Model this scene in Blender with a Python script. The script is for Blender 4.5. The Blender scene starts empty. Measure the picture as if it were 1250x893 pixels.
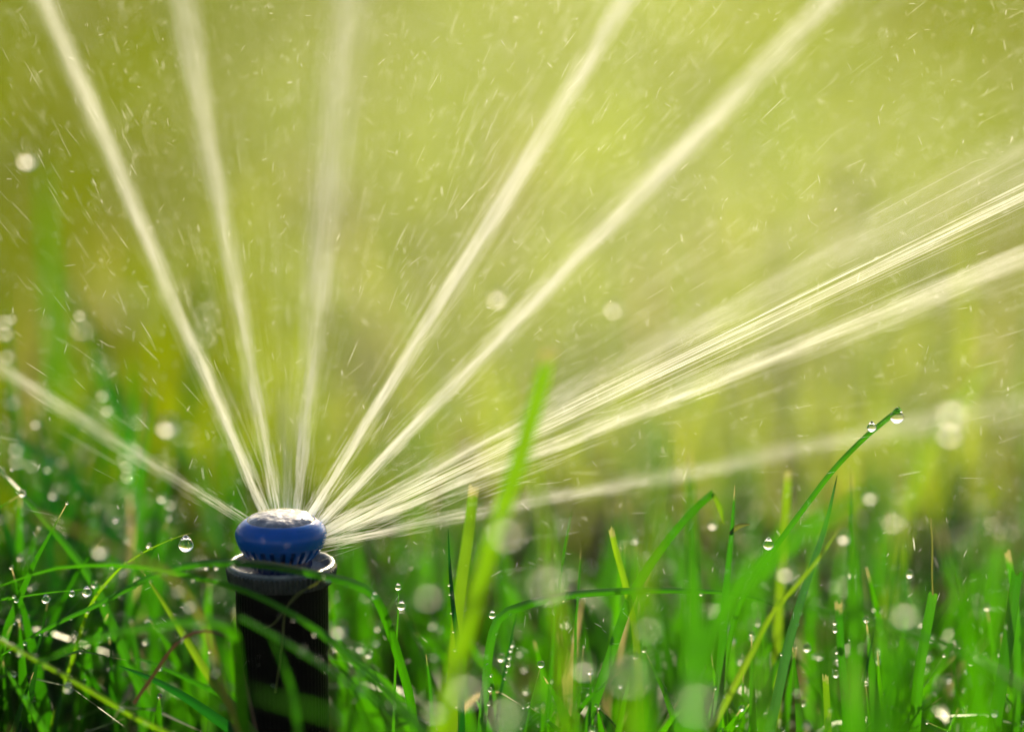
import bpy, math
import numpy as np
from mathutils import Vector
R = math.radians
S = bpy.context.scene
COL = S.collection
rng = np.random.default_rng(7)

# ------------------------------------------------------------------ camera
PITCH = R(12.0)
FOC, FPX = 0.70, 3500.0                 # focus distance, focal length in photo pixels
RING_Z = 0.085                          # height of the sprinkler's collar above the soil
fwd = np.array([0, math.cos(PITCH), -math.sin(PITCH)])
upv = np.array([0, math.sin(PITCH), math.cos(PITCH)])
rgt = np.array([1.0, 0, 0])
CAM = np.array([0, 0, RING_Z]) - FOC * (fwd + (343.5 - 625) / FPX * rgt + (446.5 - 687.5) / FPX * upv)
cd = bpy.data.cameras.new('camera')
cam = bpy.data.objects.new('camera', cd); COL.objects.link(cam)
cam.location = CAM; cam.rotation_euler = (math.pi / 2 - PITCH, 0, 0)
cd.sensor_width = 36; cd.lens = 36 * FPX / 1250
cd.clip_start = 0.02; cd.clip_end = 500
cd.dof.use_dof = True; cd.dof.focus_distance = FOC; cd.dof.aperture_fstop = 2.9
S.camera = cam

# ------------------------------------------------------------------ sky and sun
SUN_EL, SUN_AZ = R(25), R(12)           # azimuth measured from +Y (straight behind the scene) towards +X
W = bpy.data.worlds.new('World'); S.world = W; W.use_nodes = True
wn = W.node_tree.nodes; wl = W.node_tree.links
sky = wn.new('ShaderNodeTexSky'); sky.sky_type = 'NISHITA'; sky.sun_disc = False
sky.sun_elevation = SUN_EL; sky.sun_rotation = SUN_AZ; sky.dust_density = 3.0
bg = wn['Background']; bg.inputs['Strength'].default_value = 0.065
wl.new(sky.outputs[0], bg.inputs['Color'])
sd = bpy.data.lights.new('sun', 'SUN'); sd.energy = 5.0; sd.angle = R(0.55); sd.color = (1.0, 0.88, 0.55)
sun = bpy.data.objects.new('sun', sd); COL.objects.link(sun)
sv = Vector((math.sin(SUN_AZ) * math.cos(SUN_EL), math.cos(SUN_AZ) * math.cos(SUN_EL), math.sin(SUN_EL)))
sun.rotation_euler = sv.to_track_quat('Z', 'Y').to_euler()

S.view_settings.view_transform = 'Standard'; S.view_settings.look = 'None'
S.view_settings.gamma = 1; S.view_settings.use_curve_mapping = False
S.view_settings.exposure = 1.1
S.render.engine = 'CYCLES'
cy = S.cycles
cy.use_denoising = True
cy.use_adaptive_sampling = False
cy.max_bounces = 10; cy.diffuse_bounces = 7; cy.glossy_bounces = 4; cy.transmission_bounces = 8
cy.transparent_max_bounces = 16; cy.volume_bounces = 1
cy.sample_clamp_indirect = 8; cy.sample_clamp_direct = 0

# ------------------------------------------------------------------ helpers
def P(px, py, d):
    return CAM + d * (fwd + (px - 625) / FPX * rgt + (446.5 - py) / FPX * upv)

def tag(o, label=None, cat=None, group=None, kind=None):
    if label: o['label'] = label
    if cat: o['category'] = cat
    if group: o['group'] = group
    if kind: o['kind'] = kind
    return o

def link(name, me, mat, parent=None):
    o = bpy.data.objects.new(name, me); COL.objects.link(o)
    if mat is not None and len(me.materials) == 0: me.materials.append(mat)
    if parent is not None: o.parent = parent
    return o

def mesh_np(name, verts, quads=None, tris=None, uv=None, attrs=None, smooth=True):
    me = bpy.data.meshes.new(name)
    verts = np.asarray(verts, np.float32)
    q = np.zeros((0, 4), np.int32) if quads is None else np.asarray(quads, np.int32)
    t = np.zeros((0, 3), np.int32) if tris is None else np.asarray(tris, np.int32)
    loops = np.concatenate([q.ravel(), t.ravel()])
    me.vertices.add(len(verts)); me.vertices.foreach_set('co', verts.ravel())
    me.loops.add(len(loops)); me.loops.foreach_set('vertex_index', loops)
    st = np.concatenate([np.arange(len(q)) * 4, len(q) * 4 + np.arange(len(t)) * 3]).astype(np.int32)
    me.polygons.add(len(st)); me.polygons.foreach_set('loop_start', st)
    me.polygons.foreach_set('use_smooth', np.full(len(st), smooth))
    if uv is not None:
        l = me.uv_layers.new(name='UVMap')
        l.data.foreach_set('uv', np.asarray(uv, np.float32)[loops].ravel())
    for k, v in (attrs or {}).items():
        a = me.attributes.new(k, 'FLOAT', 'POINT'); a.data.foreach_set('value', np.asarray(v, np.float32))
    me.update(calc_edges=True); me.validate()
    return me

def norm(a):
    return a / np.maximum(np.linalg.norm(a, axis=-1, keepdims=True), 1e-12)

def spline(pts, n):
    pts = np.asarray(pts, float)
    p = np.vstack([2 * pts[0] - pts[1], pts, 2 * pts[-1] - pts[-2]])
    m = len(pts) - 1
    out = []
    for s in np.linspace(0, m - 1e-9, n):
        i = int(s); t = s - i
        a, b, c, d = p[i], p[i + 1], p[i + 2], p[i + 3]
        out.append(.5 * ((2 * b) + (-a + c) * t + (2 * a - 5 * b + 4 * c - d) * t * t + (-a + 3 * b - 3 * c + d) * t ** 3))
    out = np.array(out)
    # even arc length
    L = np.concatenate([[0], np.cumsum(np.linalg.norm(np.diff(out, axis=0), axis=1))])
    s = np.linspace(0, L[-1], n)
    return np.stack([np.interp(s, L, out[:, k]) for k in range(3)], 1)

# node helper
class NT:
    def __init__(self, name):
        self.m = bpy.data.materials.new(name); self.m.use_nodes = True
        self.t = self.m.node_tree; self.t.nodes.clear()
        self.out = self.n('ShaderNodeOutputMaterial')
    def n(self, typ, **kw):
        x = self.t.nodes.new(typ)
        for k, v in kw.items():
            if k in x.inputs: 
                pass
            setattr(x, k, v)
        return x
    def l(self, a, b): self.t.links.new(a, b)
    def val(self, sock, v): sock.default_value = v
    def math(self, op, a, b=None, clamp=False):
        x = self.n('ShaderNodeMath', operation=op, use_clamp=clamp)
        for i, v in enumerate((a, b)):
            if v is None: continue
            if isinstance(v, (int, float)): x.inputs[i].default_value = v
            else: self.l(v, x.inputs[i])
        return x.outputs[0]
    def mix(self, f, a, b):
        x = self.n('ShaderNodeMix', data_type='RGBA')
        for s, v in ((x.inputs[0], f), (x.inputs[6], a), (x.inputs[7], b)):
            if isinstance(v, (int, float)): s.default_value = v
            elif isinstance(v, tuple): s.default_value = v + (1,) if len(v) == 3 else v
            else: self.l(v, s)
        return x.outputs[2]
    def noise(self, scale, detail=2, vec=None, rough=.5):
        x = self.n('ShaderNodeTexNoise'); x.inputs['Scale'].default_value = scale
        x.inputs['Detail'].default_value = detail; x.inputs['Roughness'].default_value = rough
        if vec is not None: self.l(vec, x.inputs['Vector'])
        return x.outputs['Fac']
    def ramp(self, f, stops):
        x = self.n('ShaderNodeValToRGB'); cr = x.color_ramp
        while len(cr.elements) < len(stops): cr.elements.new(0.5)
        for e, (p, c) in zip(cr.elements, stops):
            e.position = p; e.color = c + (1,) if len(c) == 3 else c
        self.l(f, x.inputs[0]); return x.outputs[0]

def grass_mat(name, refl, trans, dry=(.45, .36, .16), dry_amt=0.0, patch=None, hero=False, tipdry=0.0, tr=.55, rough=.35, dew=0.0, spec=.5):
    """blade: diffuse + translucent + waxy gloss; uv.y runs root to tip."""
    N = NT(name)
    uv = N.n('ShaderNodeUVMap', uv_map='UVMap'); sx = N.n('ShaderNodeSeparateXYZ'); N.l(uv.outputs[0], sx.inputs[0])
    u, v = sx.outputs[0], sx.outputs[1]
    geo = N.n('ShaderNodeNewGeometry')
    if hero:
        rnd = N.n('ShaderNodeObjectInfo').outputs['Random']
    else:
        rnd = N.n('ShaderNodeAttribute', attribute_name='rnd').outputs['Fac']
    # hue shift from blade to blade
    lo = tuple(c * .62 for c in refl); hi = (min(1, refl[0] * 1.7), refl[1] * 1.28, refl[2] * 1.0)
    tlo = tuple(c * .65 for c in trans); thi = (min(1, trans[0] * 1.6), trans[1] * 1.2, trans[2] * 1.0)
    ca = N.mix(rnd, lo, hi); ct = N.mix(rnd, tlo, thi)
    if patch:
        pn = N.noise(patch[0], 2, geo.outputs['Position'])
        # dimming towards both sides painted into the turf colour, plus random patches
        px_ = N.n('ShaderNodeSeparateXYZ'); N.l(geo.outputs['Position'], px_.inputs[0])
        dimmed = N.math('MAXIMUM', N.math('MULTIPLY', N.math('SUBTRACT', .05, px_.outputs[0]), 1.2, True),
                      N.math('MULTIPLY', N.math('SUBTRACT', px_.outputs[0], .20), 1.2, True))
        f = N.ramp(N.math('ADD', pn, dimmed), [(.46, (0, 0, 0)), (.76, (1, 1, 1))])
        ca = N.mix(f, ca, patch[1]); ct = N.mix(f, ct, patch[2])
    # pale sheath near the root, dry tips and dead blades
    rw = .25 if hero else .75
    rootf = N.ramp(v, [(0.0, (rw, rw, rw)), (.28, (0, 0, 0))])
    ca = N.mix(rootf, ca, (.20, .19, .07)); ct = N.mix(rootf, ct, (.18, .17, .05))
    if tipdry > 0:
        nn = N.noise(900, 2, geo.outputs['Position'])
        tv = N.math('ADD', v, N.math('MULTIPLY', N.math('SUBTRACT', nn, .5), .05))
        tf = N.ramp(tv, [(1 - tipdry, (0, 0, 0)), (1 - tipdry * .35, (1, 1, 1))])
        ca = N.mix(tf, ca, dry); ct = N.mix(tf, ct, dry)
    if dry_amt > 0:
        df = N.math('LESS_THAN', N.math('FRACT', N.math('MULTIPLY', rnd, 37.7)), dry_amt)
        ca = N.mix(df, ca, dry); ct = N.mix(df, ct, tuple(c * .8 for c in dry))
    # veins and mottling
    bumpn = None
    if hero:
        w = N.math('SINE', N.math('MULTIPLY', u, 46.0))
        vein = N.math('MULTIPLY', N.math('ADD', w, 1.0), .5)
        mot = N.noise(260, 3, geo.outputs['Position'])
        k = N.math('ADD', N.math('MULTIPLY', vein, .28), N.math('MULTIPLY', mot, .5))
        ca = N.mix(k, ca, tuple(c * .45 for c in refl))
        ct = N.mix(k, ct, tuple(c * .45 for c in trans))
        bm = N.n('ShaderNodeBump'); bm.inputs['Strength'].default_value = .35; bm.inputs['Distance'].default_value = .0002
        hgt = N.math('ADD', w, N.math('MULTIPLY', N.noise(2500, 2, geo.outputs['Position']), 1.5 + dew * 3))
        N.l(hgt, bm.inputs['Height']); bumpn = bm.outputs[0]
    pb = N.n('ShaderNodeBsdfPrincipled')
    N.l(ca, pb.inputs['Base Color']); pb.inputs['Roughness'].default_value = rough
    pb.inputs['Specular IOR Level'].default_value = spec
    tl = N.n('ShaderNodeBsdfTranslucent'); N.l(ct, tl.inputs['Color'])
    if bumpn is not None: N.l(bumpn, pb.inputs['Normal'])
    mx = N.n('ShaderNodeMixShader'); mx.inputs[0].default_value = tr
    N.l(pb.outputs[0], mx.inputs[1]); N.l(tl.outputs[0], mx.inputs[2])
    N.l(mx.outputs[0], N.out.inputs[0])
    return N.m

M = {}
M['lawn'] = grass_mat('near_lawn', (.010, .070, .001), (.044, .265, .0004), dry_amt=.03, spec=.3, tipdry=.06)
M['lush_shaded_lawn'] = grass_mat('lush_shaded_lawn', (.008, .056, .002), (.022, .170, .001), dry_amt=.02, tipdry=.05, spec=.3)  # deeper green, with the shade inside the dense left grass put into the colour
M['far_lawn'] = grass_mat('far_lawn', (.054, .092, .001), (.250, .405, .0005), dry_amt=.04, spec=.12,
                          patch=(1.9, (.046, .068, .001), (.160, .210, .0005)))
M['green'] = grass_mat('blade_green', (.014, .090, .003), (.045, .280, .001), hero=True, rough=.24)
M['green_cut'] = grass_mat('blade_green_cut', (.018, .105, .004), (.045, .300, .002), hero=True, tipdry=.045)
M['lime'] = grass_mat('blade_lime', (.060, .140, .008), (.200, .430, .006), hero=True, tipdry=.03)
M['mid'] = grass_mat('blade_mid', (.034, .110, .003), (.140, .390, .001), hero=True, tipdry=.03)
M['dark'] = grass_mat('blade_dark', (.006, .070, .007), (.009, .150, .005), hero=True, tr=.45)
M['silver'] = grass_mat('blade_dewy', (.035, .130, .045), (.050, .250, .030), hero=True, rough=.16, dew=1, tr=.4)
M['straw'] = grass_mat('blade_straw', (.15, .18, .055), (.16, .21, .035), hero=True, rough=.5)
M['brown'] = grass_mat('blade_brown', (.12, .075, .035), (.10, .05, .02), hero=True, rough=.6, tr=.2)

def water_mat():
    N = NT('water_drop'); g = N.n('ShaderNodeBsdfGlass'); g.inputs['IOR'].default_value = 1.333
    g.inputs['Roughness'].default_value = .06
    g.inputs['Color'].default_value = (1, 1, 1, 1)
    N.l(g.outputs[0], N.out.inputs[0]); return N.m
M['drop'] = water_mat()
def spray_mat(name, alpha, col=(.97, .965, .94)):
    N = NT(name)
    d = N.n('ShaderNodeBsdfDiffuse'); d.inputs[0].default_value = col + (1,)
    t = N.n('ShaderNodeBsdfTranslucent'); t.inputs[0].default_value = col + (1,)
    m = N.n('ShaderNodeMixShader'); m.inputs[0].default_value = .75
    N.l(d.outputs[0], m.inputs[1]); N.l(t.outputs[0], m.inputs[2])
    tr = N.n('ShaderNodeBsdfTransparent')
    m2 = N.n('ShaderNodeMixShader'); m2.inputs[0].default_value = alpha
    N.l(tr.outputs[0], m2.inputs[1]); N.l(m.outputs[0], m2.inputs[2])
    N.l(m2.outputs[0], N.out.inputs[0]); return N.m
M['jet'] = spray_mat('water_jet', .46)
M['spray'] = spray_mat('water_spray', .6)
M['mote'] = spray_mat('water_motes', .5)

# ------------------------------------------------------------------ ground
def soil():
    N = NT('soil'); geo = N.n('ShaderNodeNewGeometry')
    n1 = N.noise(9, 4, geo.outputs['Position']); n2 = N.noise(240, 3, geo.outputs['Position'])
    c = N.ramp(n1, [(.3, (.045, .042, .012)), (.55, (.075, .068, .018)), (.75, (.05, .07, .012))])
    c = N.mix(N.math('MULTIPLY', n2, .6), c, (.11, .09, .03))
    pb = N.n('ShaderNodeBsdfPrincipled'); N.l(c, pb.inputs['Base Color']); pb.inputs['Roughness'].default_value = .95; pb.inputs['Specular IOR Level'].default_value = .05
    bm = N.n('ShaderNodeBump'); bm.inputs['Strength'].default_value = .8; bm.inputs['Distance'].default_value = .004
    N.l(n2, bm.inputs['Height']); N.l(bm.outputs[0], pb.inputs['Normal'])
    N.l(pb.outputs[0], N.out.inputs[0]); return N.m
n = 41
g = np.linspace(-1, 1, n); g = np.sign(g) * np.abs(g) ** 3 * 120
gx, gy = np.meshgrid(g, g + 0.3)
gz = np.where(np.hypot(gx, gy) < 3, .003 * np.sin(gx * 37) * np.cos(gy * 29), 0)
idx = np.arange(n * n).reshape(n, n)
q = np.stack([idx[:-1, :-1], idx[:-1, 1:], idx[1:, 1:], idx[1:, :-1]], -1).reshape(-1, 4)
tag(link('ground', mesh_np('ground', np.stack([gx, gy, gz - .002], -1).reshape(-1, 3), q), soil()),
    'dark brown soil under the lawn', 'ground', kind='structure')

# ------------------------------------------------------------------ fine mist hanging in the air
def haze(dens):
    x0, x1, y0, y1, z0, z1 = -125, 125, -125, 125, -1, .62
    v = [(x, y, z) for z in (z0, z1) for y in (y0, y1) for x in (x0, x1)]
    q = [(0, 2, 3, 1), (4, 5, 7, 6), (0, 1, 5, 4), (2, 6, 7, 3), (0, 4, 6, 2), (1, 3, 7, 5)]
    N = NT('mist'); pv = N.n('ShaderNodeVolumePrincipled')
    pv.inputs['Color'].default_value = (.97, .96, .92, 1); pv.inputs['Density'].default_value = dens
    pv.inputs['Anisotropy'].default_value = .5
    N.l(pv.outputs[0], N.out.inputs['Volume'])
    tag(link('haze', mesh_np('haze', v, q, smooth=False), N.m), 'pale mist of spray hanging over the lawn', 'haze', kind='stuff')
haze(.002)

def mist(cen, rad, rot, dens, label):
    nu, nv = 40, 24
    th = np.linspace(0, 2 * np.pi, nu, endpoint=False); ph = np.linspace(0.02, np.pi - .02, nv)
    v = np.stack([np.sin(ph)[:, None] * np.cos(th), np.sin(ph)[:, None] * np.sin(th), np.cos(ph)[:, None] + 0 * th], -1).reshape(-1, 3) * np.array(rad)
    ca, sa = math.cos(R(rot)), math.sin(R(rot))
    v = np.stack([v[:, 0] * ca - v[:, 2] * sa, v[:, 1], v[:, 0] * sa + v[:, 2] * ca], 1) + np.array(cen)
    i = np.arange(nu * nv).reshape(nv, nu); j = np.roll(i, -1, 1)
    q = np.stack([i[:-1], i[1:], j[1:], j[:-1]], -1).reshape(-1, 4)
    bot, top = i[-1], i[0]
    v = np.vstack([v, v[top].mean(0), v[bot].mean(0)])
    t = np.concatenate([np.stack([0 * top + nu * nv, top, np.roll(top, -1)], -1), np.stack([0 * bot + nu * nv + 1, np.roll(bot, -1), bot], -1)])
    N = NT('drifting_mist'); pv = N.n('ShaderNodeVolumePrincipled')
    pv.inputs['Color'].default_value = (.98, .97, .92, 1); pv.inputs['Density'].default_value = dens
    pv.inputs['Anisotropy'].default_value = .5
    N.l(pv.outputs[0], N.out.inputs['Volume'])
    tag(link('mist', mesh_np('mist', v, q, t), N.m), label, 'mist', kind='stuff')
mist((.07, .36, .135), (.155, .24, .105), 0, .08, 'broad veil of fine mist drifting behind the jets')
mist((.20, .22, .125), (.26, .14, .060), 16, .12, 'thicker drift of mist behind the flat jets on the right')
mist((.05, .30, .13), (.085, .16, .14), 0, .05, 'tall drift of mist behind the upright jet')
mist((.17, .15, .075), (.20, .09, .045), 4, .10, 'low mist hanging just over the grass tips on the right')

# ------------------------------------------------------------------ lawn (uncountable blades)
def blade_field(xy, h, w, seed, lean=.55, segs=6):
    r = np.random.default_rng(seed); nb = len(xy)
    az = r.uniform(0, 2 * np.pi, nb); ld = np.stack([np.cos(az), np.sin(az), np.zeros(nb)], 1)
    bend = np.abs(r.normal(0, lean, nb)) + .08; curl = r.uniform(.6, 2.4, nb)
    t = np.linspace(0, 1, segs + 1)
    ang = bend[:, None] * t[None, :] ** 1.0 * curl[:, None]
    ang = np.minimum(ang, 2.0)
    ds = h[:, None] / segs
    out = np.concatenate([np.zeros((nb, 1)), np.cumsum(np.sin(ang[:, :-1]) * ds, 1)], 1)
    up = np.concatenate([np.zeros((nb, 1)), np.cumsum(np.cos(ang[:, :-1]) * ds, 1)], 1)
    c = np.zeros((nb, segs + 1, 3)); c[..., 0] = xy[:, None, 0]; c[..., 1] = xy[:, None, 1]
    c += ld[:, None, :] * out[..., None]; c[..., 2] += up
    fa = az + r.normal(np.pi / 2, .7, nb)
    wd = np.stack([np.cos(fa), np.sin(fa), np.zeros(nb)], 1)[:, None, :]
    prof = np.clip(np.minimum(1, .55 + t * 2) * np.where(t > .45, 1 - ((t - .45) / .55) ** 1.8, 1), .04, 1)
    hw = (w[:, None] * .5 * prof[None, :])[..., None]
    fold = ld[:, None, :] * hw * .35
    A = c - wd * hw + fold; B = c; D = c + wd * hw + fold
    v = np.stack([A, B, D], 2).reshape(-1, 3)
    base = (np.arange(nb) * (segs + 1) * 3)[:, None, None, None]
    s = (np.arange(segs) * 3)[None, :, None, None]
    qd = np.array([[0, 1, 4, 3], [1, 2, 5, 4]])[None, None]
    quads = (base + s + qd).reshape(-1, 4)
    uvu = np.broadcast_to(np.array([0, .5, 1.0])[None, None, :], (nb, segs + 1, 3))
    uvv = np.broadcast_to(t[None, :, None], (nb, segs + 1, 3))
    rn = np.broadcast_to(r.random(nb)[:, None, None], (nb, segs + 1, 3)).reshape(-1)
    return v, quads, np.stack([uvu, uvv], -1).reshape(-1, 2), rn

# tall blades between the lens and the sprinkler's plane, right and left of it
def fore(n, x0, x1, h0, h1, seed):
    r = np.random.default_rng(seed)
    return np.stack([r.uniform(x0, x1, n), r.uniform(-.24, -.07, n)], 1), r.uniform(h0, h1, n)
fa, fb = fore(34, .085, .165, .095, .145, 31), fore(12, -.13, -.06, .085, .115, 32)
v, q, uv, rn = blade_field(np.concatenate([fa[0], fb[0]]), np.concatenate([fa[1], fb[1]]), rng.uniform(.003, .006, 46), 33, lean=.4, segs=12)
tag(link('foreground_grass', mesh_np('foreground_grass', v, q, uv=uv, attrs={'rnd': rn}), M['lawn']),
    'soft out of focus lawn grass nearest the viewer', 'grass', kind='stuff')

# near lawn: keep the space round the sprinkler's front and the line of sight to its nozzle open
nb = 10500
xy = np.stack([rng.uniform(-.34, .46, nb), rng.uniform(-.10, .62, nb)], 1)
hh = rng.gamma(9, .0072, nb)
depth = (xy - CAM[None, :2])[:, 1]
leftb = np.clip((-.02 - xy[:, 0]) / .10, 0, 1)
hh = np.minimum(hh * (1 + .55 * leftb), .082 + .022 * leftb)
front = xy[:, 1] < .03
hh = np.where(front, np.minimum(hh, .056 + .022 * rng.random(nb) ** 2 + .018 * leftb), hh)
hh = np.where((xy[:, 1] > .08) & (xy[:, 0] > -.02), np.minimum(hh, .072), hh)
keep = (xy[:, 1] < np.where(xy[:, 0] < -.02, .20, .22) + rng.normal(0, .09, nb)) & (np.hypot(xy[:, 0], xy[:, 1]) > .017) & ~((np.abs(xy[:, 0]) < .055) & (xy[:, 1] < .012) & (hh > .045))
xy, hh = xy[keep], hh[keep]
# a taller, denser clump at the left
nt = 170
tx = rng.uniform(-.19, -.055, nt); ty = rng.uniform(.0, .13, nt)
th_ = (.088 + .055 * np.clip((-.06 - tx) / .08, 0, 1)) * rng.uniform(.85, 1.1, nt)
xy = np.concatenate([xy, np.stack([tx, ty], 1)]); hh = np.concatenate([hh, th_])
ww = rng.uniform(.0018, .0040, len(hh))
dimmed = xy[:, 0] + rng.normal(0, .012, len(hh)) < -.028
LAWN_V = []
for sel, mt, sd_, nm, lab in ((~dimmed, 'lawn', 3, 'grass', 'dense fresh green lawn grass right of the sprinkler'),
                              (dimmed, 'lush_shaded_lawn', 4, 'lush_grass', 'dense deep green grass left of the sprinkler')):
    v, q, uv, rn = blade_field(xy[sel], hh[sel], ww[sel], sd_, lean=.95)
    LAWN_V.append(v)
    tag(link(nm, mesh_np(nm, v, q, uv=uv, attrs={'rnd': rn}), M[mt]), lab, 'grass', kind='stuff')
LAWN_V = np.concatenate(LAWN_V)

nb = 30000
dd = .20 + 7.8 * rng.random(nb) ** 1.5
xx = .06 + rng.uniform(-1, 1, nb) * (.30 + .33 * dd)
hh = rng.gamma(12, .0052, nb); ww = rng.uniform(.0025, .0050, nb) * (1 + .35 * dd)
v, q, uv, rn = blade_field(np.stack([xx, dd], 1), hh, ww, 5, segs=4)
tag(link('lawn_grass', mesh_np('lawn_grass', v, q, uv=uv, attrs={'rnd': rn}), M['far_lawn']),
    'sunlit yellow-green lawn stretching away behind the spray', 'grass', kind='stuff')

# ------------------------------------------------------------------ sprinkler
def plastic(name, col, rough, bump=0.0, bscale=900, spec=.5, metal=0.0, wear=None, bdist=.0006):
    N = NT(name); geo = N.n('ShaderNodeTexCoord')
    pb = N.n('ShaderNodeBsdfPrincipled'); pb.inputs['Metallic'].default_value = metal
    pb.inputs['Specular IOR Level'].default_value = spec
    nz = N.noise(bscale, 4, geo.outputs['Object'])
    c = N.mix(N.ramp(N.noise(330, 4, geo.outputs['Object']), [(.35, (0, 0, 0)), (.7, (1, 1, 1))]), col, wear or tuple(x * .6 for x in col))
    N.l(c, pb.inputs['Base Color'])
    rr = N.math('ADD', N.math('MULTIPLY', nz, rough * .8), rough * .6); N.l(rr, pb.inputs['Roughness'])
    if bump:
        bm = N.n('ShaderNodeBump'); bm.inputs['Strength'].default_value = bump; bm.inputs['Distance'].default_value = bdist
        N.l(nz, bm.inputs['Height']); N.l(bm.outputs[0], pb.inputs['Normal'])
    N.l(pb.outputs[0], N.out.inputs[0]); return N.m
M['black'] = plastic('black_plastic', (.0022, .0022, .0022), .4, .2, 1500, spec=.03)
M['collar'] = plastic('wet_grey_plastic', (.05, .055, .055), .22, .35, 1100, wear=(.10, .10, .095))
M['rim'] = plastic('worn_grey_rim', (.16, .16, .15), .25, .3, 1300, wear=(.32, .31, .28))
M['cup'] = plastic('silver_cup', (.22, .23, .24), .20, .5, 900, wear=(.06, .06, .06))
M['blue'] = plastic('blue_plastic', (.0005, .10, .46), .07, .25, 420, spec=.35, wear=(.0005, .09, .36))
M['bluedark'] = plastic('deep_blue_plastic', (.004, .022, .12), .3, .1, 700)
M['cap'] = plastic('wet_dark_cap', (.42, .41, .40), .06, 1.0, 130, spec=.8, metal=.85, wear=(.22, .22, .22), bdist=.0022)

def lathe(prof, nseg, rfun=None):
    th = np.linspace(0, 2 * np.pi, nseg, endpoint=False)
    pr = np.array(prof, float); m = len(pr)
    rr = np.repeat(pr[:, :1], nseg, 1)
    if rfun is not None: rr = rfun(rr, np.repeat(pr[:, 1:2], nseg, 1), th[None, :])
    v = np.stack([rr * np.cos(th), rr * np.sin(th), np.repeat(pr[:, 1:2], nseg, 1)], -1).reshape(-1, 3)
    i = np.arange(m * nseg).reshape(m, nseg); j = np.roll(i, -1, 1)
    q = np.stack([i[:-1], j[:-1], j[1:], i[1:]], -1).reshape(-1, 4)
    return v, q
def lathe_obj(name, prof, mat, parent, nseg=128, rfun=None, sharp=40):
    v, q = lathe(np.array(prof) * .001, nseg, (lambda r, z, t: rfun(r * 1000, z * 1000, t) * .001) if rfun else None)
    me = mesh_np(name, v, q); me.set_sharp_from_angle(angle=R(sharp))
    return link(name, me, mat, parent)
def fine(prof, step=.25):
    out = []
    for (a, b) in zip(prof[:-1], prof[1:]):
        k = max(1, int(math.hypot(b[0] - a[0], b[1] - a[1]) / step))
        for s in range(k): out.append((a[0] + (b[0] - a[0]) * s / k, a[1] + (b[1] - a[1]) * s / k))
    return out + [prof[-1]]

sp = bpy.data.objects.new('sprinkler', None); COL.objects.link(sp); sp.empty_display_size = .02
tag(sp, 'black pop-up garden sprinkler with a blue nozzle, spraying from the grass', 'sprinkler')
Z = RING_Z * 1000
# riser: fine vertical ribs
lathe_obj('riser', fine([(11.0, -20), (11.0, Z - 22), (11.25, Z - 21.5), (11.25, Z - 5.2), (10.9, Z - 4.4), (9.5, Z - 4.4)], 1.5), M['black'], sp, 240,
          lambda r, z, t: r + .05 * np.cos(t * 60) * (r > 10))
# knurled collar
col = lathe_obj('collar', fine([(9.8, Z - 4.7), (11.9, Z - 4.6), (12.5, Z - 4.2), (12.9, Z - 3.6), (13.25, Z - 1.2), (13.35, Z - .5), (13.1, Z - .02)], .35), M['collar'], sp, 540,
          lambda r, z, t: r + np.where((r > 12.2) & (z < Z - .6), .34 * np.clip(np.cos(t * 66) * 1.6, -1, 1), 0))
lathe_obj('collar_rim', fine([(13.1, Z - .05), (13.0, Z + .30), (12.6, Z + .55), (12.1, Z + .52), (11.75, Z + .2), (11.55, Z - .6), (11.3, Z - 1.8)], .3), M['rim'], col, 256,
          lambda r, z, t: r + .05 * np.sin(t * 23) + .04 * np.sin(t * 61 + 1))
lathe_obj('cup', fine([(11.31, Z - 1.7), (10.4, Z - 2.6), (9.0, Z - 3.0), (7.2, Z - 3.0), (6.6, Z - 2.6)], .4), M['cup'], sp, 160)
lathe_obj('nozzle_stem', fine([(6.8, Z - 3.2), (7.3, Z - 1.0), (7.3, Z + 1.2), (7.9, Z + 2.2), (8.4, Z + 2.8)], .3), M['bluedark'], sp, 160,
          lambda r, z, t: r + .25 * np.cos(t * 24) * (z > Z - .5))
nz = lathe_obj('nozzle', fine([(7.4, Z + 1.6), (8.1, Z + 1.7), (8.6, Z + 2.1), (9.5, Z + 3.2), (10.3, Z + 4.4), (10.9, Z + 5.7), (11.25, Z + 7.0),
                               (11.25, Z + 7.9), (11.0, Z + 8.8), (10.4, Z + 9.7), (9.5, Z + 10.5), (8.7, Z + 11.0), (8.35, Z + 11.1), (8.2, Z + 10.9)], .2), M['blue'], sp, 480,
          lambda r, z, t: r - np.where((z < Z + 5.2), 2.2 * np.clip((np.cos(t * 26) - .15) * 6, 0, 1) * np.clip((Z + 5.2 - z) / .5, 0, 1), 0), 30)
lathe_obj('nozzle_cap', fine([(8.25, Z + 10.85), (8.15, Z + 11.15), (7.5, Z + 11.8), (6.4, Z + 12.35), (4.8, Z + 12.75), (3.2, Z + 13.0), (1.2, Z + 13.1), (.02, Z + 13.1)], .3), M['cap'], nz, 128)

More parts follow.
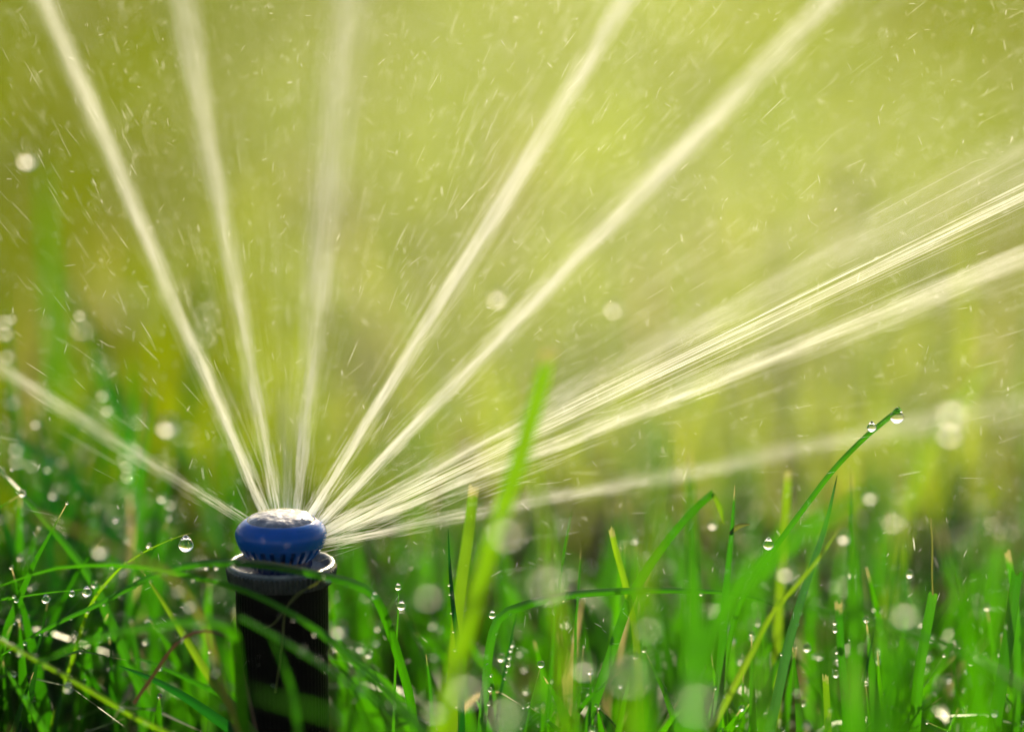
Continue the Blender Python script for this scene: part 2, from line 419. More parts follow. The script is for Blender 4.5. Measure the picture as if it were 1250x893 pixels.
# ------------------------------------------------------------------ water jets and spray
def needles(c, d, ln, rad):
    """spindle-shaped threads of water: centre, direction, length, radius"""
    n = len(c); d = norm(d)
    a = norm(np.cross(d, np.where(np.abs(d[:, 2:]) < .9, [[0, 0, 1.0]], [[1.0, 0, 0]]))); b = np.cross(d, a)
    l2 = (ln * .5)[:, None]; r = rad[:, None]
    ph = np.random.default_rng(n).uniform(0, np.pi, n)[:, None]
    a, b = a * np.cos(ph) + b * np.sin(ph), b * np.cos(ph) - a * np.sin(ph)
    V = []
    for w in (a, b):       # two crossed slivers, six corners each
        V += [c - d * l2, c - d * l2 * .5 + w * r, c - d * l2 * .5 - w * r, c + d * l2 * .5 + w * r, c + d * l2 * .5 - w * r, c + d * l2]
    v = np.stack(V, 1)
    base = (np.arange(n) * 12)[:, None, None]
    q = (base + np.array([[1, 2, 4, 3], [7, 8, 10, 9]])[None]).reshape(-1, 4)
    t = (base + np.array([[0, 2, 1], [3, 4, 5], [6, 8, 7], [9, 10, 11]])[None]).reshape(-1, 3)
    return v.reshape(-1, 3), q, t

def jet(a, b, n, s0, s1, label, rad=(.000022, .000055), ext=1.35, fade=1.0, ln=(.010, .045), seed=0, halo=0.10, sag=.0):
    r = np.random.default_rng(seed)
    A, B = P(*a), P(*b); L = np.linalg.norm(B - A); D = (B - A) / L
    e1 = norm(np.cross(D, [0, 0, 1.0])); e2 = np.cross(D, e1)
    n = int(.9 * n * L / .2)
    t = r.random(n) ** fade * ext - .004
    g = r.normal(0, 1, (n, 2)); g = g * .66
    if halo > 0:
        hm = r.random(n) < halo
        g = np.where(hm[:, None], r.normal(0, 1, (n, 2)) * np.array([1.6, 1.6]) * (1 + t[:, None]) , g)
    sg = s0 + (s1 - s0) * t
    c = A + D * (t * L)[:, None] + (e1 * g[:, :1] + e2 * g[:, 1:]) * sg[:, None]
    c[:, 2] -= sag * t ** 2
    dirs = D + (e1 * g[:, :1] + e2 * g[:, 1:]) * ((s1 - s0) / L) + r.normal(0, .004, (n, 3))
    dirs[:, 2] -= 2 * sag * t / L
    lens = r.uniform(*ln, n) * np.clip(.35 + t, .35, 1)
    lens = np.minimum(lens, 2 * (np.abs(t) * L + .006))
    v, q, tr = needles(c, dirs, lens, r.uniform(*rad, n))
    tag(link('water_jet', mesh_np('water_jet', v, q, tr), M['jet']), label, 'water jet', 'jets of water fanning out of the nozzle')

jet((296, 635, .705), (0, 450, .76), 289, .0010, .0020, 'thin water jet thrown low to the left edge over dark grass', seed=1, ext=1.15, fade=1.3)
jet((324, 627, .706), (55, 0, .775), 1156, .0010, .0020, 'water jet slanting up to the top left corner, leftmost of the steep ones', seed=2, fade=1.25)
jet((338, 624, .706), (222, 0, .785), 952, .0010, .0030, 'pale steep water jet second from the top left corner', seed=3, fade=1.15)
jet((350, 624, .708), (352, 480, .75), 510, .0010, .0036, 'short faint water jet rising straight behind the nozzle cap', seed=12, ext=1.0, fade=1.9)
jet((362, 626, .706), (424, 0, .80), 1445, .0010, .0056, 'broad hazy water jet rising almost upright from the nozzle', seed=4, fade=1.15)
jet((377, 632, .703), (764, 0, .755), 1360, .0010, .0023, 'dense cream water jet slanting up to the middle of the top edge', seed=5, fade=1.25)
jet((389, 640, .702), (1010, 0, .775), 1360, .0010, .0027, 'dense water jet slanting up towards the top right of the picture', seed=6, fade=1.25)
jet((388, 650, .700), (1250, 190, .79), 816, .0010, .0058, 'wide soft water jet, uppermost of the flat ones going right', seed=7, halo=.25, fade=1.2)
jet((391, 655, .698), (1250, 238, .70), 323, .0010, .0023, 'streaky sharp water jet in the middle of the flat ones going right', seed=8, rad=(.000025, .00006), ln=(.02, .07), fade=1.2)
jet((391, 660, .696), (1250, 312, .668), 680, .0010, .0025, 'bright water jet going right just under the streaky sharp one', seed=9, halo=.2, fade=1.15)
jet((391, 664, .696), (1250, 494, .82), 442, .0010, .0026, 'lowest water jet going right just above the grass tips', seed=10, ext=1.1, fade=1.4)

O = np.array([0, 0, RING_Z + .008])
def radial(n, seed):
    r = np.random.default_rng(seed)
    az = R(-25) + R(195) * r.random(n) ** 1.15; el = R(4) + R(62) * r.random(n) ** .8
    d = np.stack([np.cos(az) * np.cos(el), np.sin(az) * np.cos(el), np.sin(el)], 1)
    rr = .03 + .60 * r.random(n) ** .55
    c = O + d * rr[:, None] + r.normal(0, .004, (n, 3))
    c[:, 2] -= .25 * rr ** 2 * r.random(n)
    dd = d + r.normal(0, .10, (n, 3))
    return needles(c, dd, r.uniform(.002, .009, n), np.clip(r.lognormal(np.log(.00002), .4, n), .00001, .00004))
v, q, t = radial(27000, 21)
tag(link('water_spray', mesh_np('water_spray', v, q, t), M['spray']), 'fine threads of spray flying outwards between the water jets', 'spray', kind='stuff')
def falling(n, seed):
    r = np.random.default_rng(seed)
    c = np.stack([r.uniform(-.22, .34, n), r.uniform(-.035, .50, n), .06 + .30 * r.random(n) ** .75], 1)
    c = c[~((c[:, 0] < -.045) & (r.random(len(c)) < .55))]; n = len(c)
    c = c[~((c[:, 0] < -.025) & (c[:, 2] < .13) & (r.random(n) < .8))]; n = len(c)
    d = r.normal(0, 1, (n, 3)) * np.array([.7, .4, 1.0]) + np.array([.25, 0, .3])
    return needles(c, d, np.clip(r.lognormal(np.log(.0016), .45, n), .0004, .0035), np.clip(r.lognormal(np.log(.000027), .5, n), .000012, .00010))
v, q, t = falling(120000, 22)
tag(link('water_droplets', mesh_np('water_droplets', v, q, t), M['mote']), 'tiny falling droplets drifting in every direction through the air', 'spray', kind='stuff')

# ------------------------------------------------------------------ hero blades
BL = {}
def blade(key, pts, w, mat, label, tip='point', root=True, twist=0.0, fold=.35, name='grass_shoot', n=44, cat='grass blade'):
    """pts run tip -> root as photo pixel + distance; the root is carried on down to the soil."""
    p = [P(*a) for a in pts]
    if root and p[-1][2] > .004:
        d = norm(p[-1] - p[-2]); z = p[-1][2]
        hor = d * np.array([1, 1, 0]); k = min(1.0, .9 * z / max(.25, abs(d[2]) if d[2] < 0 else .25))
        mid = p[-1] + hor * k * .55; mid[2] = z * .45
        end = p[-1] + hor * k * .75; end[2] = -.003
        p += [mid, end]
    c = spline(p[::-1], n); t = np.linspace(0, 1, n)
    T = norm(np.gradient(c, axis=0)); view = norm(c - CAM)
    side = norm(np.cross(T, view)); nor = np.cross(side, T)
    tw = twist * (t - .5) + .35 * np.sin(t * 5 + len(pts))
    s2 = side * np.cos(tw)[:, None] + nor * np.sin(tw)[:, None]; n2 = np.cross(s2, T)
    W = w / FPX * FOC * .5 * (np.mean([a[2] for a in pts]) / FOC)
    if tip == 'point': prof = np.minimum(1, .7 + t) * np.clip((1 - t) / .42, 0, 1) ** .62
    elif tip == 'cut': prof = np.minimum(1, .7 + t) * np.where(t > .6, 1 - .22 * (t - .6) / .4, 1)
    else: prof = np.ones(n)
    prof = np.maximum(prof, .05)
    us = np.linspace(-1, 1, 7)
    v = c[:, None, :] + s2[:, None, :] * (us[None, :, None] * (W * prof)[:, None, None]) \
        + n2[:, None, :] * ((np.abs(us) ** 1.3)[None, :, None] * (W * prof * fold)[:, None, None])
    if tip == 'cut':   # ragged mown end
        jag = np.random.default_rng(len(label)).uniform(-.0012, .0006, 7)
        v[-1] += T[-1][None] * jag[:, None]
    # a real, thin leaf: second skin 0.12 mm behind the first
    v2 = v + n2[:, None, :] * .00012
    m = 7; i = np.arange(n * m).reshape(n, m)
    q1 = np.stack([i[:-1, :-1], i[:-1, 1:], i[1:, 1:], i[1:, :-1]], -1).reshape(-1, 4)
    uv = np.stack(np.broadcast_arrays((us * .5 + .5)[None, :], t[:, None]), -1).reshape(-1, 2)
    me = mesh_np(name, v.reshape(-1, 3), q1, uv=uv)
    o = link(name, me, M[mat]); tag(o, label, cat, 'single grass blades around the sprinkler')
    BL[key] = (c, s2, n2, T, W * prof)
    return o

F = .70
blade('B', [(-25, 815, .70), (60, 765, .695), (120, 737, .692), (180, 705, .688), (225, 690, .684), (283, 686, .682), (335, 690, .681), (385, 700, .682), (430, 711, .684), (456, 725, .686), (470, 752, .69), (486, 800, .695), (500, 850, .70), (506, 893, .705)], 11, 'green', 'long shiny blade arching across the front of the grey collar')
blade('A', [(-20, 722, .69), (60, 695, .685), (110, 690, .684), (170, 692, .682), (240, 705, .680), (290, 718, .678), (340, 740, .676), (395, 775, .67), (450, 822, .655), (510, 885, .64)], 11, 'green', 'long blade crossing the black pipe below the collar')
blade('C', [(40, 812, .66), (110, 781, .655), (190, 762, .65), (255, 757, .648), (284, 772, .655), (292, 815, .665), (296, 870, .67)], 15, 'green', 'broad soft green blade running right from the lower left to the pipe')
blade('Ch', [(292, 752, .65), (330, 772, .65), (372, 797, .65), (415, 826, .648), (470, 862, .645), (530, 902, .64)], 6, 'green', 'thin dew strung stalk slanting across the middle of the pipe', name='grass_stalk', tip='none')
blade('D', [(-20, 768, .675), (0, 780, .675), (60, 813, .675), (120, 848, .675), (170, 878, .675), (215, 900, .675)], 6, 'mid', 'pale stalk studded with dew in the lower left corner', name='grass_stalk', tip='none')
blade('E', [(-25, 545, .725), (0, 575, .725), (35, 612, .72), (70, 652, .72), (110, 705, .72), (135, 760, .72)], 12, 'green', 'green blade slanting down from the left edge under the low jet')
blade('F', [(-15, 515, .77), (30, 540, .77), (70, 565, .775), (105, 605, .78), (140, 660, .78), (160, 730, .78)], 17, 'dark', 'dark arching blade above the slanting one at the left edge')
blade('G', [(5, 470, .78), (30, 540, .78), (60, 600, .78), (90, 670, .78)], 11, 'dark', 'narrow dark blade leaning right at the left edge, topmost of three')
blade('U', [(189, 455, .755), (184, 510, .755), (175, 580, .755), (168, 650, .755)], 8, 'green_cut', 'upright blade with a pale withered tip left of the nozzle', tip='point')
blade('H', [(203, 512, .84), (220, 535, .84), (240, 575, .84), (258, 640, .84)], 15, 'silver', 'pale bluish blade glinting just left of the nozzle')
blade('K', [(176, 700, .69), (195, 728, .688), (220, 768, .686), (255, 825, .684), (300, 885, .682)], 14, 'lime', 'yellow-green blade with a split straw tip left of the pipe')
blade('N', [(163, 858, .685), (188, 822, .685), (212, 788, .684), (238, 771, .684), (268, 772, .684), (290, 788, .685), (296, 815, .685)], 4.5, 'brown', 'dry brown stalk bent over beside the black pipe', name='grass_stalk', tip='none')
blade('Q', [(234, 650, .70), (220, 654, .70), (195, 664, .70), (165, 680, .70), (140, 700, .705), (110, 740, .71), (90, 800, .715)], 4.8, 'mid', 'thin beaded blade carrying the big drop left of the nozzle')
blade('Q2', [(118, 717, .695), (90, 720, .695), (50, 724, .695), (0, 733, .695), (-30, 742, .695)], 7, 'green', 'dark thin blade lined with drops at the left edge')
blade('R', [(42, 628, .62), (95, 646, .62), (150, 674, .62), (205, 700, .63), (245, 755, .645), (270, 830, .655)], 6, 'straw', 'soft straw coloured stalk slanting across the grass left of the pipe', name='grass_stalk', tip='none')
blade('V', [(5, 812, .68), (25, 845, .68), (42, 872, .68), (60, 905, .68)], 15, 'green', 'short dew spotted blade in the bottom left corner')
blade('X', [(145, 812, .70), (185, 828, .70), (225, 850, .70), (265, 878, .70), (300, 905, .70)], 17, 'dark', 'dark broad blade pointing left at the foot of the pipe')
blade('X2', [(155, 798, .715), (200, 815, .715), (250, 838, .715), (292, 858, .715), (330, 890, .715)], 10, 'green', 'narrow blade above the dark broad one at the foot of the pipe')
blade('Y', [(298, 842, .59), (350, 857, .585), (400, 870, .58), (450, 890, .58), (480, 905, .58)], 13, 'green', 'blurred green blade lying low in front of the pipe')
blade('Z', [(330, 775, .645), (345, 808, .645), (357, 845, .645), (364, 895, .645)], 11, 'green', 'short upright blade in front of the lower pipe')
blade('T1', [(671, 425, .632), (660, 470, .632), (645, 525, .632), (627, 585, .632), (607, 645, .632), (586, 720, .632), (560, 810, .632), (540, 893, .632)], 24, 'mid', 'tall blurred blunt-ended blade crossing the jets in mid picture', tip='cut')
blade('T2', [(612, 440, .60), (632, 510, .60), (650, 570, .60), (664, 630, .60), (677, 710, .60), (690, 800, .60), (694, 893, .60)], 14, 'lime', 'slimmer blurred blade leaning left behind the tall blunt one')
blade('c1', [(579, 594, .715), (572, 650, .715), (563, 710, .715), (557, 770, .715), (552, 850, .715)], 16, 'lime', 'mown pale blade with a flat cut end under the right-hand jets', tip='cut')
blade('c2', [(547, 645, .70), (549, 690, .70), (553, 740, .70), (560, 800, .70), (563, 893, .70)], 9, 'dark', 'dark narrow blade with a white tip beside the mown pale one')
blade('c3', [(698, 622, .715), (692, 655, .715), (685, 695, .715), (679, 740, .715), (672, 830, .715)], 6, 'green', 'slim upright blade right of the tall blunt one, just below the lowest jet')
blade('c4', [(709, 670, .71), (706, 720, .71), (702, 780, .71), (700, 893, .71)], 5, 'green_cut', 'very thin straight blade with a beaded top, right of the slim upright one')
blade('c5', [(746, 644, .705), (753, 675, .705), (763, 712, .705), (775, 770, .705), (780, 860, .705)], 9, 'lime', 'short lime blade leaning left above the level bent blade', tip='cut')
blade('hb', [(948, 740, .71), (915, 728, .707), (870, 722, .705), (800, 720, .70), (735, 722, .70), (680, 728, .70), (640, 738, .70), (612, 750, .70), (600, 775, .70), (594, 820, .70), (588, 893, .70)], 11, 'green', 'long blade bent over level to the right below the jets')
blade('hb2', [(900, 722, .66), (960, 738, .655), (1020, 750, .65), (1080, 762, .65), (1140, 782, .645), (1200, 812, .64), (1260, 846, .63)], 13, 'green', 'soft blade sloping down to the right edge of the picture')
blade('w1', [(808, 512, .585), (810, 570, .585), (802, 640, .585), (790, 710, .585), (778, 800, .585), (770, 893, .585)], 20, 'mid', 'blurred upright blade in the middle of the right-hand grass')
blade('w2', [(871, 602, .712), (848, 622, .71), (815, 660, .708), (788, 698, .706), (768, 735, .705), (745, 800, .705)], 12, 'green', 'blade with a sharply folded tip leaning right', tip='cut')
blade('w2t', [(884, 640, .712), (879, 622, .712), (870, 602, .712)], 6, 'lime', 'hanging yellow end folded over from a leaning blade', root=False, name='grass_tip')
blade('w3', [(897, 592, .70), (894, 640, .70), (889, 690, .70), (884, 740, .70), (878, 830, .70)], 12, 'green_cut', 'dark upright blade with a dry brown tip beside a curled husk')
blade('w4', [(916, 640, .70), (908, 640, .70), (900, 643, .70), (891, 652, .70)], 6, 'straw', 'little curled dry husk sticking out beside a dry tipped blade', root=False, name='dry_husk', cat='husk')
blade('dr', [(1099, 498, .70), (1085, 509, .70), (1055, 534, .70), (1018, 572, .70), (985, 615, .70), (952, 660, .70), (920, 705, .70), (896, 760, .70), (880, 850, .70)], 6.8, 'green', 'long rolled blade reaching up right with a drop at its tip', tip='none')
blade('v1', [(963, 574, .735), (959, 630, .735), (954, 690, .735), (949, 760, .735), (946, 850, .735)], 12, 'lime', 'lime upright blade cut flat, crossed by the rolled blade', tip='cut')
blade('v2', [(1085, 585, .605), (1030, 618, .60), (975, 655, .60), (925, 695, .60), (885, 745, .60), (855, 820, .60), (840, 893, .60)], 31, 'green', 'broad blurred blade sweeping up to the right over the grass')
blade('v3', [(1022, 580, .695), (1008, 640, .695), (988, 700, .695), (966, 770, .695), (948, 850, .695)], 13, 'silver', 'silvery wet blade below the middle of the rolled blade')
blade('v3b', [(1026, 642, .68), (1002, 678, .68), (974, 712, .68), (945, 745, .68), (915, 800, .68)], 9, 'lime', 'thin bright blade leaning across the silvery wet one')
blade('v4', [(1222, 432, .84), (1180, 480, .84), (1138, 540, .84), (1108, 605, .84), (1090, 690, .84)], 21, 'lime', 'tall soft blade leaning right near the right edge')
blade('v5', [(1162, 510, .90), (1160, 600, .90), (1157, 680, .90), (1154, 760, .90)], 30, 'green', 'broad soft upright blade standing behind the leaning one at the right')
blade('e1', [(1241, 698, .70), (1235, 745, .70), (1226, 805, .70), (1212, 893, .70)], 17, 'green', 'upright blade at the right edge with a rounded mown top', tip='cut')
blade('e2', [(1229, 671, .712), (1236, 715, .712), (1241, 770, .712), (1240, 893, .712)], 10, 'green_cut', 'taller cut blade behind the rounded one at the right edge', tip='cut')
blade('e3', [(1139, 724, .705), (1128, 780, .705), (1120, 830, .705), (1116, 893, .705)], 15, 'green', 'split-ended blade with a long fibre on top near the right edge', tip='cut')
blade('e4', [(1136, 632, .705), (1138, 665, .705), (1138, 700, .705), (1139, 726, .705)], 2.2, 'straw', 'long pale fibre standing on a split-ended blade', root=False, name='dry_fibre', cat='fibre', tip='none')
blade('e5', [(1023, 733, .71), (1026, 790, .71), (1030, 840, .71), (1034, 893, .71)], 12, 'green_cut', 'straight blade cut square below the silvery wet one', tip='cut')
blade('e6', [(1007, 824, .70), (1009, 860, .70), (1011, 900, .70)], 10, 'lime', 'short stubby cut blade at the bottom right', tip='cut')
blade('e7', [(1067, 766, .69), (1060, 805, .69), (1050, 850, .69), (1040, 900, .69)], 7, 'dark', 'thin dark blade leaning right among the beads at the bottom right')
blade('e8', [(1036, 762, .70), (1042, 795, .70), (1047, 825, .70), (1052, 870, .70)], 7, 'silver', 'small blade covered in white beads at the bottom right')
blade('f1', [(872, 770, .575), (800, 806, .57), (720, 842, .565), (640, 878, .56), (590, 905, .56)], 26, 'green', 'broad blurred blade lying low across the bottom middle')
blade('f3', [(487, 708, .70), (486, 745, .70), (483, 800, .70), (480, 893, .70)], 4, 'green', 'hair-thin stem with two drops right of the pipe')
blade('f4', [(520, 798, .705), (525, 840, .705), (529, 893, .705)], 9, 'green_cut', 'short blade with a withered tip at the bottom, right of the pipe')
blade('f5', [(632, 742, .712), (622, 790, .712), (612, 840, .712), (606, 893, .712)], 6, 'dark', 'thin beaded blade under the bend of the level blade')
blade('f6', [(1090, 662, .70), (1060, 690, .70)], 6, 'green', 'x', root=True) if False else None

blade('L1', [(72, 322, .84), (98, 378, .84), (128, 448, .84), (150, 520, .84), (165, 600, .84)], 17, 'dark', 'dark soft blade leaning right above the low left jet')
blade('L2', [(6, 362, .79), (13, 430, .79), (22, 520, .79), (34, 620, .79), (44, 700, .79)], 9, 'green', 'tall narrow beaded blade rising along the left edge')
blade('L3', [(44, 498, .78), (54, 560, .78), (61, 640, .78), (66, 720, .78)], 11, 'dark', 'short dark upright blade under the low left jet near the edge')
blade('L4', [(163, 440, .80), (165, 510, .80), (155, 590, .80), (140, 680, .80)], 11, 'green', 'soft upright blade leaning left behind the pale tipped one')
blade('L5', [(112, 430, .81), (143, 520, .81), (170, 600, .81), (185, 690, .81)], 15, 'green', 'soft broad blade crossing behind the low left jet')
blade('L6', [(256, 320, .88), (246, 400, .88), (226, 500, .88), (205, 600, .88)], 15, 'dark', 'dim bluish blade behind the steep jet left of the nozzle')
blade('L7', [(52, 190, .92), (58, 300, .92), (66, 420, .92), (72, 560, .92)], 18, 'green', 'faint tall stem far up at the left with drops on it')
blade('L8', [(-5, 600, .75), (12, 660, .75), (30, 730, .75), (52, 820, .75)], 13, 'dark', 'dark blade low at the left edge behind the beaded one')
blade('L9', [(95, 560, .77), (88, 640, .77), (84, 720, .77), (80, 820, .77)], 12, 'dark', 'dark upright blade between the arching ones at the lower left')
blade('L10', [(205, 590, .76), (196, 660, .76), (190, 740, .76), (186, 830, .76)], 12, 'green', 'plain upright blade standing behind the big hanging drop')

blade('leaf', [(1192, 655, .93), (1198, 700, .93), (1206, 745, .93), (1210, 790, .93)], 34, 'brown', 'reddish brown withered blade far behind the right edge', tip='cut')

# pale root fibres hanging over the collar
for k, (pts, lab) in enumerate([
    ([(395, 706, .685), (372, 720, .684), (352, 738, .683), (335, 760, .684), (322, 766, .685)], 'pale thin fibre trailing from the collar down the pipe, the left one'),
    ([(388, 712, .685), (362, 725, .684), (348, 748, .684), (344, 790, .684), (336, 845, .685)], 'pale thin fibre hanging long down the front of the pipe')]):
    blade('fib%d' % k, pts, 1.8, 'straw', lab, root=False, tip='none', name='dry_fibre', cat='fibre')

# ------------------------------------------------------------------ drops
def drop_mesh(name, hang=0.0):
    nu, nv = 28, 18
    th = np.linspace(0, 2 * np.pi, nu, endpoint=False); ph = np.linspace(0, np.pi, nv + 1)[1:-1]
    r = np.sin(ph)[:, None]; z = np.cos(ph)[:, None]
    rr = r * (1 - hang * np.clip(z, 0, 1) * .45); zz = z * (1 + hang * .25 * (z > 0))
    v = np.stack([rr * np.cos(th), rr * np.sin(th), zz + 0 * th], -1).reshape(-1, 3)
    m = nv - 1; i = np.arange(m * nu).reshape(m, nu); j = np.roll(i, -1, 1)
    q = np.stack([i[:-1], i[1:], j[1:], j[:-1]], -1).reshape(-1, 4)
    top, bot = len(v), len(v) + 1
    v = np.vstack([v, [[0, 0, 1 + hang * .25], [0, 0, -1]]])
    t = np.concatenate([np.stack([0 * i[0] + top, i[0], j[0]], -1), np.stack([0 * i[0] + bot, j[-1], i[-1]], -1)])
    return mesh_np(name, v, q, t)
ROUND, HANG = drop_mesh('drop'), drop_mesh('hanging_drop', 1.0)
ROUND.materials.append(M['drop']); HANG.materials.append(M['drop'])
def drop(p, rad, label, group, hang=False, sc=(1, 1, 1)):
    o = bpy.data.objects.new('water_drop', HANG if hang else ROUND); COL.objects.link(o)
    o.location = p; o.scale = (rad * sc[0], rad * sc[1], rad * sc[2])
    return tag(o, label, 'water drop', group)
px = FOC / FPX
for (x, y, d, r, lab) in [
    (227, 664, .700, 9.5, 'largest clear drop hanging from the thin blade left of the nozzle'),
    (1095, 508, .699, 9, 'clear drop hanging at the tip of the long rolled blade'),
    (1064, 521, .698, 6, 'clear drop resting on the rolled blade just below its tip'),
    (938, 664, .699, 7, 'clear drop clinging low on the rolled blade'),
    (486, 716, .699, 4, 'upper of two drops on the hair-thin stem'),
    (490, 739, .698, 5.5, 'lower of two drops on the hair-thin stem'),
    (457, 727, .685, 3.8, 'drop under the bend of the blade right of the collar'),
    (601, 750, .698, 4.5, 'drop sitting on the bend of the level blade'),
    (106, 722, .694, 6, 'bright drop at the end of the dark drop lined blade'),
    (88, 724, .694, 3.8, 'drop under the dark drop lined blade near its end'),
    (56, 731, .694, 5, 'drop under the middle of the dark drop lined blade'),
    (20, 732, .695, 3.2, 'smallest drop near the left edge under the dark drop lined blade'),
    (83, 839, .672, 5, 'clear drop beneath the dew studded pale stalk'),
    (252, 692, .683, 2.8, 'left one of two beads under the blade before the collar'),
    (264, 692, .683, 3.0, 'right one of two beads under the blade before the collar')]:
    drop(P(x, y, d), r * px, lab, 'clear drops hanging on blades', hang=True)
# drops flying nearer to or farther from the lens than the sprinkler
for (x, y, d, r, lab) in [
    (620, 646, .560, 9, 'round blurred drop over the tall blunt blade'),
    (670, 706, .545, 10, 'round blurred drop just right of the slim blurred blade'),
    (571, 836, .555, 10, 'round blurred drop at the bottom, left of the tall blunt blade'),
    (618, 864, .560, 10, 'round blurred drop at the very bottom under the level blade'),
    (713, 813, .610, 7, 'small bright round drop low in the middle of the grass'),
    (532, 864, .600, 7, 'dim round drop at the bottom between pipe and tall blade'),
    (852, 852, .530, 10, 'biggest dim round drop low in the right-hand grass'),
    (768, 818, .530, 9, 'dim wide drop left of the biggest dim one'),
    (1162, 500, .575, 9, 'round drop glinting before the leaning blade near the right edge'),
    (1160, 525, .590, 8, 'second round drop overlapping just below it near the right edge'),
    (608, 362, .615, 6, 'round drop high up between two slanting jets'),
    (749, 376, .620, 5, 'faint round drop right of the second slanting jet'),
    (791, 763, .585, 7, 'pale drop below the level blade in the middle right'),
    (1090, 634, .610, 6, 'pale drop beside the broad sweeping blade'),
    (1105, 745, .59, 8, 'dim drop above the soft blade sloping to the right edge'),
    (123, 670, .635, 6, 'white bright drop under the straw coloured stalk'),
    (205, 518, .800, 8, 'bright drop on the pale bluish blade, upper one'),
    (414, 767, .640, 6, 'very bright drop just right of the pipe'),
    (34, 193, .800, 7, 'lone blurred drop high at the left edge'),
    (524, 724, .580, 7, 'brownish round drop in the gap right of the pipe'),
    (959, 697, .63, 6, 'green tinted drop on the broad sweeping blade'),
    (1030, 655, .655, 5, 'small bright white drop right of the silvery blade'),
    (1062, 605, .64, 5, 'small drop high above the bottom right beads')]:
    drop(P(x, y, d), r * 1.3 * px * d / FOC, lab, 'loose drops blurred in the air')
for pts, d, r, lab in (
    ([(58, 572), (69, 594), (79, 594), (65, 603), (44, 516), (126, 481), (132, 499), (150, 558), (155, 567), (156, 580), (198, 607), (208, 614),
      (100, 405), (98, 383), (15, 388)], .765, 4.0,
     'small blurred drop among the dark blades on the left'),
    ([(1125, 760), (1136, 778), (1133, 800), (1129, 815), (1075, 792), (1072, 805), (1060, 828), (945, 835), (955, 818), (905, 805), (925, 760), (920, 776),
      (1000, 800), (985, 790), (1020, 822), (1090, 850), (870, 640), (1040, 700), (1110, 700)], .735, 4.2, 'small blurred drop among the blades at the lower right'),
    ([(625, 786), (635, 796), (640, 815), (612, 802), (642, 842), (500, 843), (440, 790), (430, 806), (458, 782), (690, 760), (720, 845), (462, 765), (547, 850),
      (660, 880), (700, 870)], .735, 4.2, 'small blurred drop among the blades at the bottom middle')):
    rr = np.random.default_rng(len(pts))
    for (x, y) in pts:
        drop(P(x, y, d + rr.normal(0, .012)), r * px * rr.uniform(.8, 1.25), lab, 'small drops blurred behind the sharp blades')
# beads sitting along the blades
def beads(key, n, lab, t0=.3, t1=.97, size=(1.2, 2.6), seed=0, under=True):
    r = np.random.default_rng(seed + 100); c, s2, n2, T, Wd = BL[key]
    for k in range(n):
        i = int(r.uniform(t0, t1) * (len(c) - 1))
        s = s2[i] if s2[i][2] < 0 else -s2[i]
        rad = r.uniform(*size) * px * 1.5
        if under: off = s * (Wd[i] + rad * .2)
        else: off = s * Wd[i] * r.uniform(-1, 1)
        tocam = norm(CAM - c[i])
        drop(c[i] + off + tocam * (rad * .8) , rad, lab, 'dew beads on ' + key if False else 'tiny dew beads on single blades', sc=(1, 1, .9))
beads('D', 34, 'tiny bead on the pale stalk studded with dew', .3, .99, (1.2, 2.6), 1, False)
beads('B', 16, 'tiny bead under the long shiny blade arching before the collar', .45, .97, (.8, 1.8), 2)
beads('A', 9, 'tiny bead under the long blade crossing the black pipe', .5, .97, (.8, 1.8), 3)
beads('Q', 16, 'tiny bead on the thin blade carrying the big drop', .5, .97, (.9, 1.8), 4, False)
beads('Q2', 12, 'tiny bead along the dark drop lined blade', .4, .97, (.9, 2.0), 5)
beads('V', 8, 'tiny bead on the dew spotted blade in the bottom left corner', .4, .9, (1.2, 2.4), 6, False)
beads('K', 8, 'tiny bead on the yellow-green blade with the straw tip', .3, .9, (1, 2), 7, False)
beads('hb', 12, 'tiny bead on the level bent blade', .35, .95, (1, 2.2), 8)
beads('e8', 22, 'white bead on the small beaded blade at the bottom right', .3, .97, (1.2, 2.8), 9, False)
beads('e7', 8, 'white bead on the thin dark blade at the bottom right', .3, .9, (1.2, 2.6), 10)
beads('f5', 12, 'white bead on the thin blade under the bend', .3, .95, (1.0, 2.4), 11)
beads('e5', 8, 'white bead beside the straight square cut blade', .3, .95, (1.2, 2.6), 12)
beads('v3', 10, 'bead on the silvery wet blade', .35, .9, (1, 2), 13, False)
beads('c2', 10, 'tiny bead on the dark white tipped blade', .4, .9, (.9, 1.6), 14)
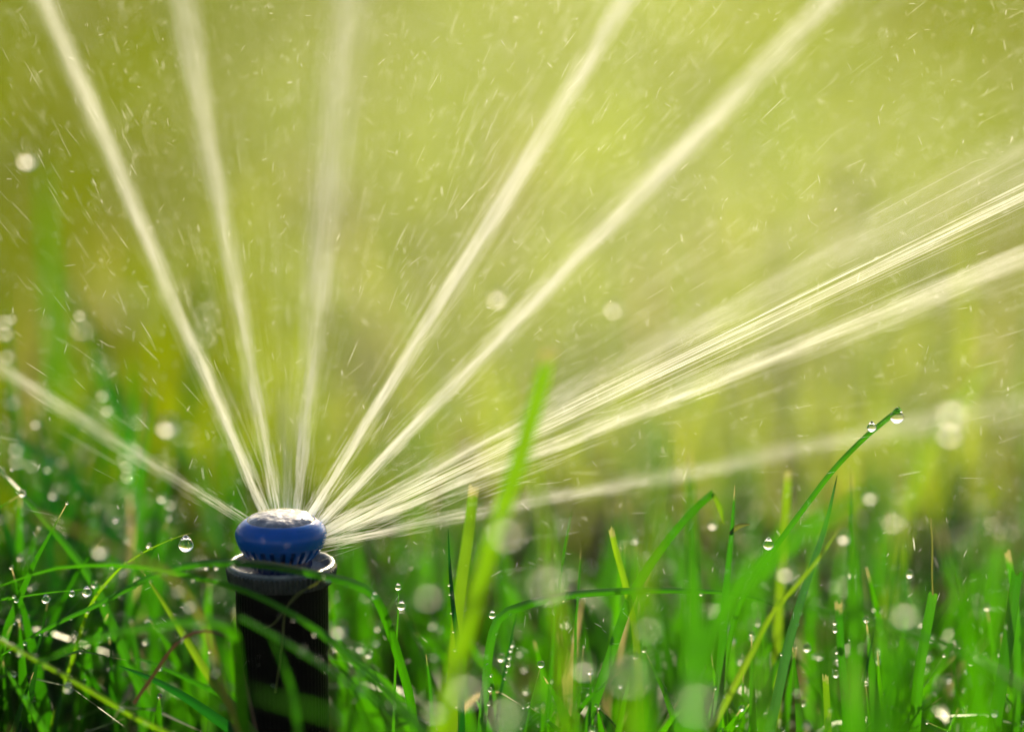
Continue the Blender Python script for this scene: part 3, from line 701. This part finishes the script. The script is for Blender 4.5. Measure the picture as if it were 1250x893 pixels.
beads('R', 14, 'blurred bead on the straw coloured stalk', .25, .95, (1.6, 3.0), 15)
beads('X2', 8, 'tiny bead on the narrow blade at the foot of the pipe', .4, .95, (.9, 1.8), 16)
beads('F', 8, 'bead on the dark arching blade at the left edge', .4, .9, (1.6, 3), 17)
beads('Ch', 20, 'blurred bead on the thin dew strung stalk before the pipe', .25, .97, (1.8, 3.2), 23, False)
beads('L2', 12, 'blurred bead on the tall narrow blade at the left edge', .45, .98, (3, 4.5), 18)
beads('L1', 6, 'blurred bead on the dark soft blade above the low left jet', .4, .9, (3.5, 5.5), 19)
beads('G', 6, 'blurred bead on the narrow dark blade at the left edge', .4, .9, (3, 4.5), 20)
beads('L4', 8, 'blurred bead on the soft upright blade leaning left', .4, .9, (3, 4.5), 21)
beads('L6', 5, 'blurred bead on the dim bluish blade behind the steep jet', .4, .95, (3.5, 5.5), 22)
# beads all through the lawn
r = np.random.default_rng(55)
pool = LAWN_V[(LAWN_V[:, 2] > .04) & (LAWN_V[:, 1] < .20) & (LAWN_V[:, 1] > -.07)]
dx = pool[r.choice(len(pool), 6500, replace=False)]
dx = dx[(np.hypot(dx[:, 0], dx[:, 1]) > .02)]
ico_v, ico_q, ico_t = [], [], []
th = np.linspace(0, 2 * np.pi, 12, endpoint=False); ph = np.linspace(0, np.pi, 8)
sv_ = np.stack([np.sin(ph)[:, None] * np.cos(th), np.sin(ph)[:, None] * np.sin(th), np.cos(ph)[:, None] + 0 * th], -1).reshape(-1, 3)
i = np.arange(96).reshape(8, 12); j = np.roll(i, -1, 1)
sq = np.stack([i[:-1], i[1:], j[1:], j[:-1]], -1).reshape(-1, 4)
rad = np.clip(r.lognormal(np.log(.00050), .4, len(dx)), .00018, .0009)
v = (dx[:, None, :] + sv_[None] * rad[:, None, None]).reshape(-1, 3)
q = (np.arange(len(dx))[:, None, None] * 96 + sq[None]).reshape(-1, 4)
tag(link('dew', mesh_np('dew', v, q), M['drop']), 'glittering dew beads scattered through the lawn grass', 'dew', kind='stuff')
